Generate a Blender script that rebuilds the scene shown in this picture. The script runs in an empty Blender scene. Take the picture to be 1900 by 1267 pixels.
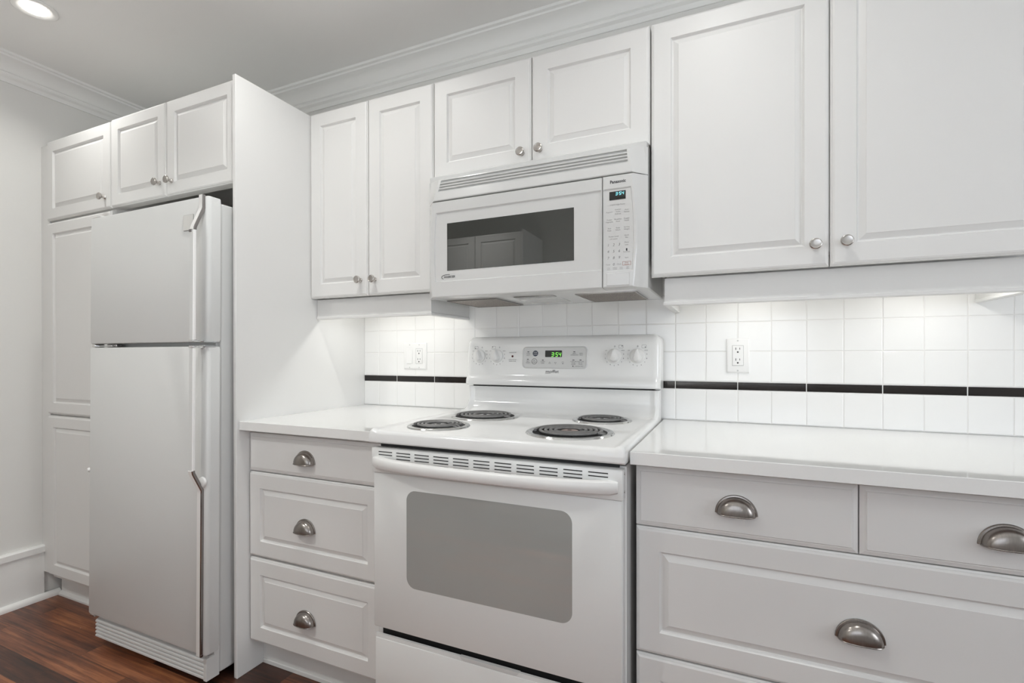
import bpy, bmesh, math, random
from mathutils import Matrix, Vector
PI = math.pi
sin, cos = math.sin, math.cos
S = bpy.context.scene
COL = S.collection

# ------------------------------------------------------------------ camera
cd = bpy.data.cameras.new('camera')
cam = bpy.data.objects.new('camera', cd)
COL.objects.link(cam)
cd.sensor_fit = 'HORIZONTAL'
cd.sensor_width = 36.0
cd.lens = 913.18 / 1900 * 36.0
cd.shift_y = 27.44 / 1900
cd.clip_start = 0.02
cam.matrix_world = (Matrix.Translation((0.0, -1.8705, 1.1487)) @ Matrix.Rotation(0.418, 4, 'Z')
                    @ Matrix.Rotation(PI / 2 - 0.0027, 4, 'X') @ Matrix.Rotation(-0.0014, 4, 'Z'))
S.camera = cam

# ------------------------------------------------------------------ world, exposure, added window light
LW = dict(A=2.5, B=3.7, C=2.75, D=0.0, F1=11.0, F2=28.0, F3=1.0, PL=0.30, PR=0.36, W1=17.0, W1U=0.0, W2=5.5, W2U=0.0, WO=1.0)   # lamp watts
w = bpy.data.worlds.new('world')
S.world = w
w.use_nodes = True
w.node_tree.nodes['Background'].inputs[0].default_value = (0.75, 0.85, 1.0, 1)
w.node_tree.nodes['Background'].inputs[1].default_value = LW['WO']
S.view_settings.view_transform = 'Standard'
S.view_settings.look = 'None'
S.view_settings.gamma = 1.0
S.view_settings.use_curve_mapping = False
S.view_settings.exposure = 0.13
S.cycles.use_denoising = True
S.cycles.max_bounces = 10
S.cycles.diffuse_bounces = 6
S.cycles.sample_clamp_indirect = 6.0
S.cycles.blur_glossy = 0.0

CEIL = 2.487
XL, XR, YF = -2.985, 2.6, -3.05          # left wall, right wall, opposite wall
LAMP_Y = -0.88
LAMP_COL = (0.985, 0.985, 0.955)
DAY_COL = (0.90, 0.945, 1.0)


def area_light(name, loc, rot, size, power, col, parent=None, size_y=None, shape='DISK'):
    l = bpy.data.lights.new(name, 'AREA')
    l.shape = shape
    l.size = size
    if size_y:
        l.size_y = size_y
    l.energy = power
    l.color = col
    o = bpy.data.objects.new(name, l)
    COL.objects.link(o)
    o.location = loc
    o.rotation_euler = rot
    return o


# added fill lamps at two invented windows: one aimed level, one upward switched off
area_light('window_fill', (XR - 0.02, -1.75, 1.45), (0, PI / 2, 0), 1.05, LW['W1'], DAY_COL, size_y=1.25, shape='RECTANGLE')
area_light('window_fill_up', (XR - 0.03, -1.75, 1.45), (0, PI / 2 + 0.7, 0), 0.9, LW['W1U'], DAY_COL, size_y=1.25, shape='RECTANGLE')
area_light('window_fill', (-0.15, YF + 0.02, 1.45), (PI / 2, 0, 0), 1.6, LW['W2'], DAY_COL, size_y=1.05, shape='RECTANGLE')
area_light('window_fill_up', (-0.15, YF + 0.03, 1.45), (PI / 2 + 0.7, 0, 0), 1.6, LW['W2U'], DAY_COL, size_y=0.9, shape='RECTANGLE')


# ------------------------------------------------------------------ materials
def mat(name, col, rough=0.5, metal=0.0, coat=0.0, spec=0.5, emit=None, estr=0.0, noise=0.0, bump=0.0, nscale=40.0, stretch=(1, 1, 1)):
    m = bpy.data.materials.new(name)
    m.use_nodes = True
    nt = m.node_tree
    b = nt.nodes['Principled BSDF']
    b.inputs['Base Color'].default_value = (*col, 1)
    b.inputs['Roughness'].default_value = rough
    b.inputs['Metallic'].default_value = metal
    b.inputs['Coat Weight'].default_value = coat
    b.inputs['Coat Roughness'].default_value = 0.08
    b.inputs['Specular IOR Level'].default_value = spec
    if emit:
        b.inputs['Emission Color'].default_value = (*emit, 1)
        b.inputs['Emission Strength'].default_value = estr
    if noise or bump:
        tc = nt.nodes.new('ShaderNodeTexCoord')
        mp = nt.nodes.new('ShaderNodeMapping')
        mp.inputs['Scale'].default_value = stretch
        nz = nt.nodes.new('ShaderNodeTexNoise')
        nz.inputs['Scale'].default_value = nscale
        nz.inputs['Detail'].default_value = 4
        nt.links.new(tc.outputs['Object'], mp.inputs[0])
        nt.links.new(mp.outputs[0], nz.inputs['Vector'])
        if noise:
            mx = nt.nodes.new('ShaderNodeMix')
            mx.data_type = 'RGBA'
            mx.inputs['A'].default_value = (*[c * (1 - noise) for c in col], 1)
            mx.inputs['B'].default_value = (*[min(1, c * (1 + noise)) for c in col], 1)
            nt.links.new(nz.outputs['Fac'], mx.inputs['Factor'])
            nt.links.new(mx.outputs['Result'], b.inputs['Base Color'])
        if bump:
            bp = nt.nodes.new('ShaderNodeBump')
            bp.inputs['Strength'].default_value = bump
            bp.inputs['Distance'].default_value = 0.002
            nt.links.new(nz.outputs['Fac'], bp.inputs['Height'])
            nt.links.new(bp.outputs[0], b.inputs['Normal'])
    return m


M = {}
M['cab'] = mat('cabinet_white', (0.735, 0.73, 0.715), 0.42, spec=0.4, noise=0.012, nscale=6)
M['cab_in'] = mat('cabinet_carcass_white', (0.7, 0.69, 0.67), 0.5)
M['wall'] = mat('wall_paint', (0.75, 0.745, 0.72), 0.75, noise=0.01, bump=0.05, nscale=180)
M['ceil'] = mat('ceiling_paint', (0.88, 0.88, 0.865), 0.85, noise=0.008, bump=0.04, nscale=150)
M['trim'] = mat('trim_paint', (0.84, 0.84, 0.82), 0.45)
M['counter'] = mat('white_quartz', (0.80, 0.80, 0.785), 0.05, coat=0.2, noise=0.015, nscale=300)
M['tile'] = mat('white_glazed_tile', (0.87, 0.865, 0.85), 0.10, noise=0.01, bump=0.10, nscale=22)
M['tile_dark'] = mat('dark_glazed_tile', (0.012, 0.009, 0.008), 0.07, noise=0.2, bump=0.06, nscale=14)
M['grout'] = mat('grout', (0.80, 0.79, 0.77), 0.7)
M['nickel'] = mat('brushed_nickel', (0.50, 0.475, 0.45), 0.24, metal=1.0, noise=0.12, nscale=60, stretch=(1, 1, 12))
M['pewter'] = mat('antique_pewter', (0.30, 0.275, 0.255), 0.27, metal=1.0, noise=0.2, nscale=50, stretch=(8, 1, 1))
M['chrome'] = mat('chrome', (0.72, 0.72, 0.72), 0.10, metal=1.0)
M['pan'] = mat('drip_pan_steel', (0.60, 0.60, 0.59), 0.16, metal=1.0)
M['plate'] = mat('white_wall_plate', (0.86, 0.855, 0.84), 0.35)
M['satin'] = mat('satin_aluminium', (0.84, 0.83, 0.815), 0.45, metal=0.25)
M['copper'] = mat('heat_tinted_steel', (0.42, 0.30, 0.26), 0.35, metal=0.8)
M['chrome_dark'] = mat('dark_chrome', (0.30, 0.285, 0.28), 0.18, metal=1.0)  # darker metal for strip sides, end caps, hinges and supports
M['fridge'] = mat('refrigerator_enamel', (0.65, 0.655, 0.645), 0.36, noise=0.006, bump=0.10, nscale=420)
M['gasket'] = mat('white_rubber_gasket', (0.60, 0.60, 0.59), 0.6)
M['enamel'] = mat('white_range_enamel', (0.775, 0.775, 0.765), 0.12, coat=0.3)
M['door_enamel'] = mat('oven_door_enamel', (0.75, 0.755, 0.74), 0.22, noise=0.008, nscale=4)
M['plastic'] = mat('white_plastic', (0.74, 0.735, 0.72), 0.30)
M['mwplastic'] = mat('microwave_plastic', (0.61, 0.61, 0.60), 0.13)
M['mwpanel'] = mat('microwave_panel_plastic', (0.60, 0.595, 0.585), 0.30)
M['black'] = mat('black_void', (0.012, 0.012, 0.012), 0.6)
M['slot'] = mat('vent_slot_dark', (0.02, 0.02, 0.02), 0.7)
M['coil'] = mat('burner_coil', (0.17, 0.168, 0.165), 0.42, metal=0.35, noise=0.25, nscale=90)
M['mwglass'] = mat('microwave_window_glass', (0.028, 0.030, 0.027), 0.006, spec=1.0)
M['ovglass'] = mat('oven_window_glass', (0.34, 0.345, 0.33), 0.03, spec=0.9, noise=0.02, nscale=8)
M['disp'] = mat('display_glass', (0.015, 0.017, 0.016), 0.08)
M['ink'] = mat('printed_ink', (0.03, 0.03, 0.035), 0.5)
M['inkgrey'] = mat('printed_grey_ink', (0.22, 0.215, 0.21), 0.5)
M['inkred'] = mat('printed_red_ink', (0.36, 0.20, 0.17), 0.5)
M['inkwhite'] = mat('printed_white_ink', (0.8, 0.8, 0.8), 0.5)
M['navy'] = mat('printed_navy_ink', (0.035, 0.045, 0.07), 0.45)
M['led_green'] = mat('green_digits', (0.1, 0.5, 0.05), 0.5, emit=(0.30, 1.0, 0.12), estr=1.1)
M['led_cyan'] = mat('cyan_digits', (0.1, 0.5, 0.6), 0.5, emit=(0.35, 0.9, 1.0), estr=1.2)
M['lamp'] = mat('lamp_lens', (1, 1, 1), 0.4, emit=(1.0, 0.97, 0.92), estr=9.0)
M['redlamp'] = mat('red_indicator', (0.08, 0.01, 0.012), 0.2)
M['badge'] = mat('badge_plate', (0.665, 0.66, 0.635), 0.35)
M['badge_edge'] = mat('badge_edge', (0.30, 0.295, 0.28), 0.4)
M['lens'] = mat('frosted_light_cover', (0.66, 0.66, 0.65), 0.4)


def filter_material():
    m = mat('aluminium_mesh', (0.42, 0.38, 0.34), 0.45, metal=0.6)
    nt = m.node_tree
    b = nt.nodes['Principled BSDF']
    tc = nt.nodes.new('ShaderNodeTexCoord')
    vo = nt.nodes.new('ShaderNodeTexVoronoi')
    vo.inputs['Scale'].default_value = 260
    rp = nt.nodes.new('ShaderNodeValToRGB')
    rp.color_ramp.elements[0].color = (0.50, 0.45, 0.40, 1)
    rp.color_ramp.elements[1].color = (0.16, 0.13, 0.11, 1)
    rp.color_ramp.elements[1].position = 0.65
    nt.links.new(tc.outputs['Object'], vo.inputs['Vector'])
    nt.links.new(vo.outputs['Distance'], rp.inputs[0])
    nt.links.new(rp.outputs[0], b.inputs['Base Color'])
    return m


M['filter'] = filter_material()


def floor_material():
    m = bpy.data.materials.new('red_brown_hardwood')
    m.use_nodes = True
    nt = m.node_tree
    N, L = nt.nodes, nt.links
    b = N['Principled BSDF']
    tc = N.new('ShaderNodeTexCoord')
    mp = N.new('ShaderNodeMapping')
    mp.inputs['Location'].default_value = (0.31, 0.654, 0)
    L.new(tc.outputs['Object'], mp.inputs[0])
    br = N.new('ShaderNodeTexBrick')
    br.offset = 0.37
    br.inputs['Scale'].default_value = 1.0
    br.inputs['Brick Width'].default_value = 0.83
    br.inputs['Row Height'].default_value = 0.0865
    br.inputs['Mortar Size'].default_value = 0.0011
    br.inputs['Mortar Smooth'].default_value = 0.2
    br.inputs['Color1'].default_value = (0, 0, 0, 1)
    br.inputs['Color2'].default_value = (1, 1, 1, 1)
    br.inputs['Mortar'].default_value = (0.5, 0.5, 0.5, 1)
    L.new(mp.outputs[0], br.inputs['Vector'])
    # grain, stretched along the boards; offset by the board's own random value
    ofs = N.new('ShaderNodeVectorMath')
    ofs.operation = 'MULTIPLY_ADD'
    ofs.inputs[1].default_value = (7.0, 3.0, 5.0)
    L.new(br.outputs['Color'], ofs.inputs[0])
    L.new(mp.outputs[0], ofs.inputs[2])
    mg = N.new('ShaderNodeMapping')
    mg.inputs['Scale'].default_value = (1.5, 42.0, 1.0)
    L.new(ofs.outputs[0], mg.inputs[0])
    n1 = N.new('ShaderNodeTexNoise')
    n1.inputs['Scale'].default_value = 1.6
    n1.inputs['Detail'].default_value = 9
    n1.inputs['Roughness'].default_value = 0.70
    n1.inputs['Distortion'].default_value = 0.35
    L.new(mg.outputs[0], n1.inputs['Vector'])
    mg2 = N.new('ShaderNodeMapping')
    mg2.inputs['Scale'].default_value = (3.0, 9.0, 1.0)
    L.new(ofs.outputs[0], mg2.inputs[0])
    n2 = N.new('ShaderNodeTexNoise')
    n2.inputs['Scale'].default_value = 1.3
    n2.inputs['Detail'].default_value = 3
    L.new(mg2.outputs[0], n2.inputs['Vector'])
    # tone = board random * .55 + grain * .5 + cloud * .4
    def mad(a, k, c):
        x = N.new('ShaderNodeMath')
        x.operation = 'MULTIPLY_ADD'
        L.new(a, x.inputs[0])
        x.inputs[1].default_value = k
        if isinstance(c, float):
            x.inputs[2].default_value = c
        else:
            L.new(c, x.inputs[2])
        return x.outputs[0]
    t = mad(br.outputs['Color'], 0.44, -0.70)
    t = mad(n1.outputs['Fac'], 1.35, t)
    t = mad(n2.outputs['Fac'], 0.55, t)
    rp = N.new('ShaderNodeValToRGB')
    e = rp.color_ramp.elements
    e[0].position, e[0].color = 0.10, (0.018, 0.010, 0.008, 1)
    e[1].position, e[1].color = 0.92, (0.37, 0.15, 0.065, 1)
    x = e.new(0.40)
    x.color = (0.070, 0.025, 0.014, 1)
    x = e.new(0.64)
    x.color = (0.18, 0.062, 0.028, 1)
    L.new(t, rp.inputs[0])
    mx = N.new('ShaderNodeMix')
    mx.data_type = 'RGBA'
    mx.inputs['B'].default_value = (0.022, 0.011, 0.007, 1)
    L.new(mad(br.outputs['Fac'], 0.75, 0.0), mx.inputs['Factor'])
    L.new(rp.outputs[0], mx.inputs['A'])
    # pale specks of paint and dust here and there
    vo = N.new('ShaderNodeTexVoronoi')
    vo.inputs['Scale'].default_value = 17.0
    L.new(tc.outputs['Object'], vo.inputs['Vector'])
    lt = N.new('ShaderNodeMath')
    lt.operation = 'LESS_THAN'
    lt.inputs[1].default_value = 0.035
    L.new(vo.outputs['Distance'], lt.inputs[0])
    sp = N.new('ShaderNodeMix')
    sp.data_type = 'RGBA'
    sp.inputs['B'].default_value = (0.42, 0.36, 0.31, 1)
    L.new(lt.outputs[0], sp.inputs['Factor'])
    L.new(mx.outputs['Result'], sp.inputs['A'])
    L.new(sp.outputs['Result'], b.inputs['Base Color'])
    b.inputs['Roughness'].default_value = 0.33
    bp = N.new('ShaderNodeBump')
    bp.inputs['Strength'].default_value = 0.25
    bp.inputs['Distance'].default_value = 0.002
    bp.invert = True
    hb = mad(n1.outputs['Fac'], 0.25, br.outputs['Fac'])
    L.new(hb, bp.inputs['Height'])
    L.new(bp.outputs[0], b.inputs['Normal'])
    return m


M['floor'] = floor_material()


# ------------------------------------------------------------------ mesh helpers
class B:
    """collects shapes and links them as ONE mesh object"""

    def __init__(self):
        self.v, self.f, self.m = [], [], []

    def loft(self, rings, closed=True, cap0=False, cap1=False, mi=0):
        base = len(self.v)
        n = len(rings[0])
        for r in rings:
            self.v += [tuple(p) for p in r]
        for i in range(len(rings) - 1):
            a, b = base + i * n, base + (i + 1) * n
            for j in range(n if closed else n - 1):
                k = (j + 1) % n
                self.f.append((a + j, a + k, b + k, b + j))
                self.m.append(mi)
        if cap0:
            self.f.append(tuple(base + j for j in range(n)))
            self.m.append(mi)
        if cap1:
            a = base + (len(rings) - 1) * n
            self.f.append(tuple(a + j for j in range(n)))
            self.m.append(mi)
        return self

    def box(self, x0, x1, y0, y1, z0, z1, r=0.0, seg=1, mi=0):
        if r <= 0:
            R = [[(x0, y0, z), (x1, y0, z), (x1, y1, z), (x0, y1, z)] for z in (z0, z1)]
            return self.loft(R, True, True, True, mi)
        rings = []
        steps = [(1 - cos(a), 1 - sin(a)) for a in [PI / 2 * i / seg for i in range(seg + 1)]]   # (inset, rise)
        steps = [(r * (1 - sin(PI / 2 * i / seg)), r * (1 - cos(PI / 2 * i / seg))) for i in range(seg + 1)]
        def ring(ins, z):
            return [(px, py, z) for px, py in rrect(x0 + ins, x1 - ins, y0 + ins, y1 - ins, max(r - ins, 1e-5), seg)]
        for ins, rise in steps:
            rings.append(ring(ins, z0 + rise))
        for ins, rise in reversed(steps):
            rings.append(ring(ins, z1 - rise))
        return self.loft(rings, True, True, True, mi)

    def lathe(self, c, axis, prof, n=24, mi=0, cap0=True, cap1=True):
        rings = []
        for r, h in prof:
            R = []
            for i in range(n):
                a = 2 * PI * i / n
                p, q = r * cos(a), r * sin(a)
                if axis == 'z':
                    R.append((c[0] + p, c[1] + q, c[2] + h))
                elif axis == 'y':
                    R.append((c[0] + p, c[1] + h, c[2] + q))
                else:
                    R.append((c[0] + h, c[1] + p, c[2] + q))
            rings.append(R)
        return self.loft(rings, True, cap0, cap1, mi)

    def prism(self, poly, axis, a0, a1, mi=0):
        def pt(p, a):
            return {'x': (a, p[0], p[1]), 'y': (p[0], a, p[1]), 'z': (p[0], p[1], a)}[axis]
        return self.loft([[pt(p, a) for p in poly] for a in (a0, a1)], True, True, True, mi)

    def tube(self, path, r, n=8, mi=0, flat=1.0):
        rings = []
        for i, p in enumerate(path):
            p = Vector(p)
            a = Vector(path[max(i - 1, 0)])
            b = Vector(path[min(i + 1, len(path) - 1)])
            t = (b - a).normalized()
            up = Vector((0, 0, 1)) if abs(t.z) < 0.9 else Vector((0, 1, 0))
            s = t.cross(up).normalized()
            u = s.cross(t).normalized()
            rings.append([tuple(p + s * r * cos(2 * PI * k / n) + u * r * flat * sin(2 * PI * k / n)) for k in range(n)])
        return self.loft(rings, True, True, True, mi)

    def quad(self, pts, mi=0):
        b = len(self.v)
        self.v += [tuple(p) for p in pts]
        self.f.append(tuple(range(b, b + len(pts))))
        self.m.append(mi)
        return self

    def build(self, name, mats, parent=None, angle=32, xf=None):
        me = bpy.data.meshes.new(name)
        vs = [xf(p) for p in self.v] if xf else self.v
        me.from_pydata(vs, [], self.f)
        bm = bmesh.new()
        bm.from_mesh(me)
        bmesh.ops.recalc_face_normals(bm, faces=bm.faces)
        bm.to_mesh(me)
        bm.free()
        for k in (mats if isinstance(mats, (list, tuple)) else [mats]):
            me.materials.append(M[k])
        me.polygons.foreach_set('material_index', self.m)
        me.polygons.foreach_set('use_smooth', [True] * len(me.polygons))
        me.set_sharp_from_angle(angle=math.radians(angle))
        o = bpy.data.objects.new(name, me)
        COL.objects.link(o)
        attach(o, parent)
        return o


def attach(o, parent):
    if parent is not None:
        o.parent = parent
        if parent.type == 'EMPTY':
            o.location = -Vector(parent.location)


def rrect(x0, x1, y0, y1, r, seg=4):
    pts = []
    for cx, cy, a0 in ((x1 - r, y0 + r, -PI / 2), (x1 - r, y1 - r, 0), (x0 + r, y1 - r, PI / 2), (x0 + r, y0 + r, PI)):
        for i in range(seg + 1):
            a = a0 + PI / 2 * i / seg
            pts.append((cx + r * cos(a), cy + r * sin(a)))
    return pts


def thing(name, label, cat, loc, group=None):
    o = bpy.data.objects.new(name, None)
    o.empty_display_size = 0.1
    COL.objects.link(o)
    o.location = loc
    o['label'] = label
    o['category'] = cat
    if group:
        o['group'] = group
    return o


def tag(o, label, cat, group=None):
    o['label'] = label
    o['category'] = cat
    if group:
        o['group'] = group
    return o


def struct(o):
    o['kind'] = 'structure'
    return o


def text_mesh(items, yfun, parent, name, m, flip=False):
    """items: (string, x centre, z base, size, shear, bold, align). Lettering standing on the surface y = yfun(x, z)."""
    allv, allf = [], []
    for it in items:
        s, x, z, size = it[:4]
        shear = it[4] if len(it) > 4 else 0.0
        bold = it[5] if len(it) > 5 else 0.0
        al = it[6] if len(it) > 6 else 'CENTER'
        sx = it[7] if len(it) > 7 else 1.0
        cu = bpy.data.curves.new('lettering', 'FONT')
        cu.body = s
        cu.size = size
        cu.shear = shear
        cu.offset = bold * size
        cu.align_x = al
        cu.resolution_u = 3
        to = bpy.data.objects.new('lettering', cu)
        COL.objects.link(to)
        dg = bpy.context.evaluated_depsgraph_get()
        me = bpy.data.meshes.new_from_object(to.evaluated_get(dg))
        b = len(allv)
        for v in me.vertices:
            px, pz = x + v.co.x * sx, z + v.co.y
            allv.append((px, yfun(px, pz), pz))
        allf += [tuple(b + i for i in p.vertices) for p in me.polygons]
        bpy.data.objects.remove(to)
        bpy.data.curves.remove(cu)
        bpy.data.meshes.remove(me)
    me = bpy.data.meshes.new(name)
    me.from_pydata(allv, [], allf)
    me.materials.append(M[m])
    o = bpy.data.objects.new(name, me)
    COL.objects.link(o)
    attach(o, parent)
    return o


SEG7 = {'3': 'abgcd', '5': 'afgcd', '4': 'fgbc', '1': 'bc'}


def seg_digits(b, s, x, z, w, h, t, yfun, gap, slant=0.12):
    def q(x0, x1, z0, z1):
        pts = []
        for px, pz in ((x0, z0), (x1, z0), (x1, z1), (x0, z1)):
            sx = px + slant * (pz - z)
            pts.append((sx, yfun(sx, pz), pz))
        b.quad(pts)
    for ch in s:
        if ch == ':':
            for k in (0.3, 0.65):
                q(x, x + t, z + h * k, z + h * k + t)
            x += t + gap * 0.8
            continue
        for sg in SEG7[ch]:
            g = t * 0.35
            if sg == 'a':
                q(x + g, x + w - g, z + h - t, z + h)
            if sg == 'g':
                q(x + g, x + w - g, z + h / 2 - t / 2, z + h / 2 + t / 2)
            if sg == 'd':
                q(x + g, x + w - g, z, z + t)
            if sg == 'f':
                q(x, x + t, z + h / 2 + g, z + h - g)
            if sg == 'b':
                q(x + w - t, x + w, z + h / 2 + g, z + h - g)
            if sg == 'c':
                q(x + w - t, x + w, z + g, z + h / 2 - g)
        x += w + gap


def rect_ring(x0, x1, z0, z1, y):
    return [(x0, y, z0), (x1, y, z0), (x1, y, z1), (x0, y, z1)]


EDGE = [(0.0, 0.0075), (0.0035, 0.0045), (0.0042, 0.002), (0.009, 0.0)]
FRAME = 0.0565


def door_mesh(x0, x1, z0, z1, yf, th=0.019, frame=FRAME):
    """raised-panel door or drawer front, face at yf looking towards -y"""
    prof = [(0.0, th)] + EDGE + [(frame, 0.0), (frame + 0.0042, 0.0078), (frame + 0.0068, 0.0084), (frame + 0.0210, 0.0022), (frame + 0.0222, 0.0010)]
    b = B()
    b.loft([rect_ring(x0 + i, x1 - i, z0 + i, z1 - i, yf + d) for i, d in prof], True, True, True)
    return b


def slab_mesh(x0, x1, z0, z1, yf, th=0.019):
    """flat drawer front with a stepped, chamfered border"""
    prof = [(0.0, th), (0.0, 0.006), (0.0085, 0.0022), (0.0105, 0.0022), (0.0125, 0.0)]
    b = B()
    b.loft([rect_ring(x0 + i, x1 - i, z0 + i, z1 - i, yf + d) for i, d in prof], True, True, True)
    return b


def knob_mesh(x, z, yf, xf=None):
    b = B()
    prof = [(0.0001, 0.0), (0.0085, 0.0), (0.0085, -0.0015), (0.0065, -0.004), (0.0052, -0.008), (0.0052, -0.013), (0.0075, -0.0165), (0.0125, -0.0185),
            (0.0146, -0.0205), (0.0150, -0.0230), (0.0142, -0.0255), (0.0125, -0.0266), (0.0112, -0.0262), (0.0070, -0.0256), (0.0001, -0.0258)]
    b.lathe((x, yf, z), 'y', prof, 24)
    return b


def cup_mesh(x, z, yf, a=0.0455, h=0.0445):
    """bin pull: half dome with a flange, open underneath; z is its lower edge"""
    outer = [(1.0, 0.0), (1.0, -0.0022), (0.975, -0.0035), (0.905, -0.0042), (0.885, -0.0075), (0.865, -0.013), (0.80, -0.0185), (0.70, -0.0225), (0.50, -0.0262), (0.25, -0.0278), (0.02, -0.0283)]
    inner = [(0.02, -0.0262), (0.48, -0.0242), (0.66, -0.0208), (0.76, -0.017), (0.82, -0.012), (0.84, -0.006), (0.84, -0.0003)]
    n = 28
    rings = []
    for s, y in outer + inner:
        R = []
        for i in range(n + 1):
            t = PI * i / n
            lip = 0.0022 if 0.3 < abs(y) * 100 < 2.7 else 0.0
            R.append((x + a * s * cos(t), yf + y, z - lip * 0 + h * s * sin(t)))
        rings.append(R)
    b = B()
    b.loft(rings, False)
    # thin rolled lip along the lower edge
    path = [(x + a * s, yf + y, z) for s, y in outer[3:]] + [(x - a * s, yf + y, z) for s, y in reversed(outer[3:-1])]
    b.tube(path, 0.0014, 6)
    return b


def doors(parent, specs, yf, knobs, frame=FRAME):
    for (x0, x1, z0, z1), k in zip(specs, knobs):
        d = door_mesh(x0, x1, z0, z1, yf, frame=frame).build('door', 'cab', parent, 14)
        if k:
            knob_mesh(k[0], k[1], yf - 0.0003).build('knob', 'nickel', d)


# ------------------------------------------------------------------ room shell
b = B().box(XL - 0.1, XR + 0.1, YF - 0.1, 0.1, -0.06, 0.0)
struct(b.build('floor', 'floor'))
b = B().box(XL - 0.1, XR + 0.1, YF - 0.1, 0.1, CEIL, CEIL + 0.06)
struct(b.build('ceiling', 'ceil'))
struct(B().box(XL, XR, 0.0, 0.1, 0.0, CEIL).build('wall_back', 'wall'))
struct(B().box(XL - 0.1, XL, YF - 0.1, 0.1, 0.0, CEIL).build('wall_left', 'wall'))
b = B()
b.box(XL, -1.0, YF - 0.1, YF, 0, CEIL)
b.box(0.7, XR, YF - 0.1, YF, 0, CEIL)
b.box(-1.0, 0.7, YF - 0.1, YF, 0, 0.9)
b.box(-1.0, 0.7, YF - 0.1, YF, 2.0, CEIL)
struct(b.build('wall_front', 'wall'))
b = B()
for x0, x1, z0, z1 in ((-1.0, -0.95, 0.9, 2.0), (0.65, 0.7, 0.9, 2.0), (-0.95, 0.65, 0.9, 0.95), (-0.95, 0.65, 1.95, 2.0), (-0.17, -0.13, 0.95, 1.95)):
    b.box(x0, x1, YF - 0.075, YF - 0.04, z0, z1)
struct(b.build('added_window_2', 'trim'))  # unseen window, added for frontal fill light
b = B()
b.box(XR, XR + 0.1, YF - 0.1, -2.45, 0, CEIL)
b.box(XR, XR + 0.1, -1.05, 0.1, 0, CEIL)
b.box(XR, XR + 0.1, -2.45, -1.05, 0, 0.85)
b.box(XR, XR + 0.1, -2.45, -1.05, 2.05, CEIL)
struct(b.build('wall_right', 'wall'))
b = B()
for y0, y1, z0, z1 in ((-2.45, -2.40, 0.85, 2.05), (-1.10, -1.05, 0.85, 2.05), (-2.40, -1.10, 0.85, 0.90), (-2.40, -1.10, 2.0, 2.05), (-1.77, -1.73, 0.90, 2.0)):
    b.box(XR + 0.04, XR + 0.075, y0, y1, z0, z1)
struct(b.build('added_window_1', 'trim'))  # unseen window, added for cool light from the right

CROWN = [(0.0, 2.380), (0.006, 2.380), (0.008, 2.388), (0.012, 2.396), (0.022, 2.404), (0.026, 2.411), (0.024, 2.416), (0.030, 2.420), (0.036, 2.434),
         (0.048, 2.450), (0.062, 2.461), (0.078, 2.467), (0.080, 2.474), (0.090, 2.477), (0.092, CEIL), (0.0, CEIL)]
b = B().prism([(-d, z) for d, z in CROWN], 'x', XL, XR)
struct(b.build('trim_1', 'trim', None, 20))
b = B().prism([(XL + d, z) for d, z in CROWN], 'y', YF, 0.0)
struct(b.build('trim_2', 'trim', None, 20))
b = B().prism([(XL, 0.0), (XL + 0.013, 0.0), (XL + 0.013, 0.219), (XL + 0.022, 0.222), (XL + 0.022, 0.248), (XL + 0.016, 0.254), (XL, 0.254)], 'y', YF, -0.642)
b.prism([(XL + 0.013, 0.0), (XL + 0.032, 0.0)] + [(XL + 0.013 + 0.019 * cos(a), 0.006 + 0.02 * sin(a)) for a in [PI / 2 * i / 5 for i in range(6)]], 'y', YF, -0.585)
struct(b.build('baseboard_left', 'trim', None, 25))

# ------------------------------------------------------------------ tiled backsplash
TP, TX0 = 0.1024, -1.4113
b = B()
b.box(-1.6002, 1.6, -0.0045, 0.0, 0.9145, 1.50, mi=2)
rnd = random.Random(4)
rows = [(0.9165, 1.0240), (1.0557, 1.1588), (1.1608, 1.2602), (1.2622, 1.3632), (1.3652, 1.4660)]


def tile(x0, x1, z0, z1, mi):
    t = 0.0062 + rnd.uniform(-0.0002, 0.0002)
    b.loft([rect_ring(x0, x1, z0, z1, -0.002), rect_ring(x0, x1, z0, z1, -t + 0.0010), rect_ring(x0 + 0.0006, x1 - 0.0006, z0 + 0.0006, z1 - 0.0006, -t + 0.0005),
            rect_ring(x0 + 0.0018, x1 - 0.0018, z0 + 0.0018, z1 - 0.0018, -t)], True, False, True, mi)


for z0, z1 in rows:
    for k in range(-2, 30):
        x0 = max(TX0 + k * TP + 0.0011, -1.5997)
        x1 = TX0 + (k + 1) * TP - 0.0011
        if x1 > x0 + 0.01:
            tile(x0, x1, z0, z1, 0)
for k in range(-2, 30, 2):
    tile(max(TX0 + k * TP + 0.0014, -1.5997), TX0 + (k + 2) * TP - 0.0014, 1.0270, 1.0532, 1)
struct(b.build('tile_backsplash', ['tile', 'tile_dark', 'grout'], None, 12))

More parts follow.
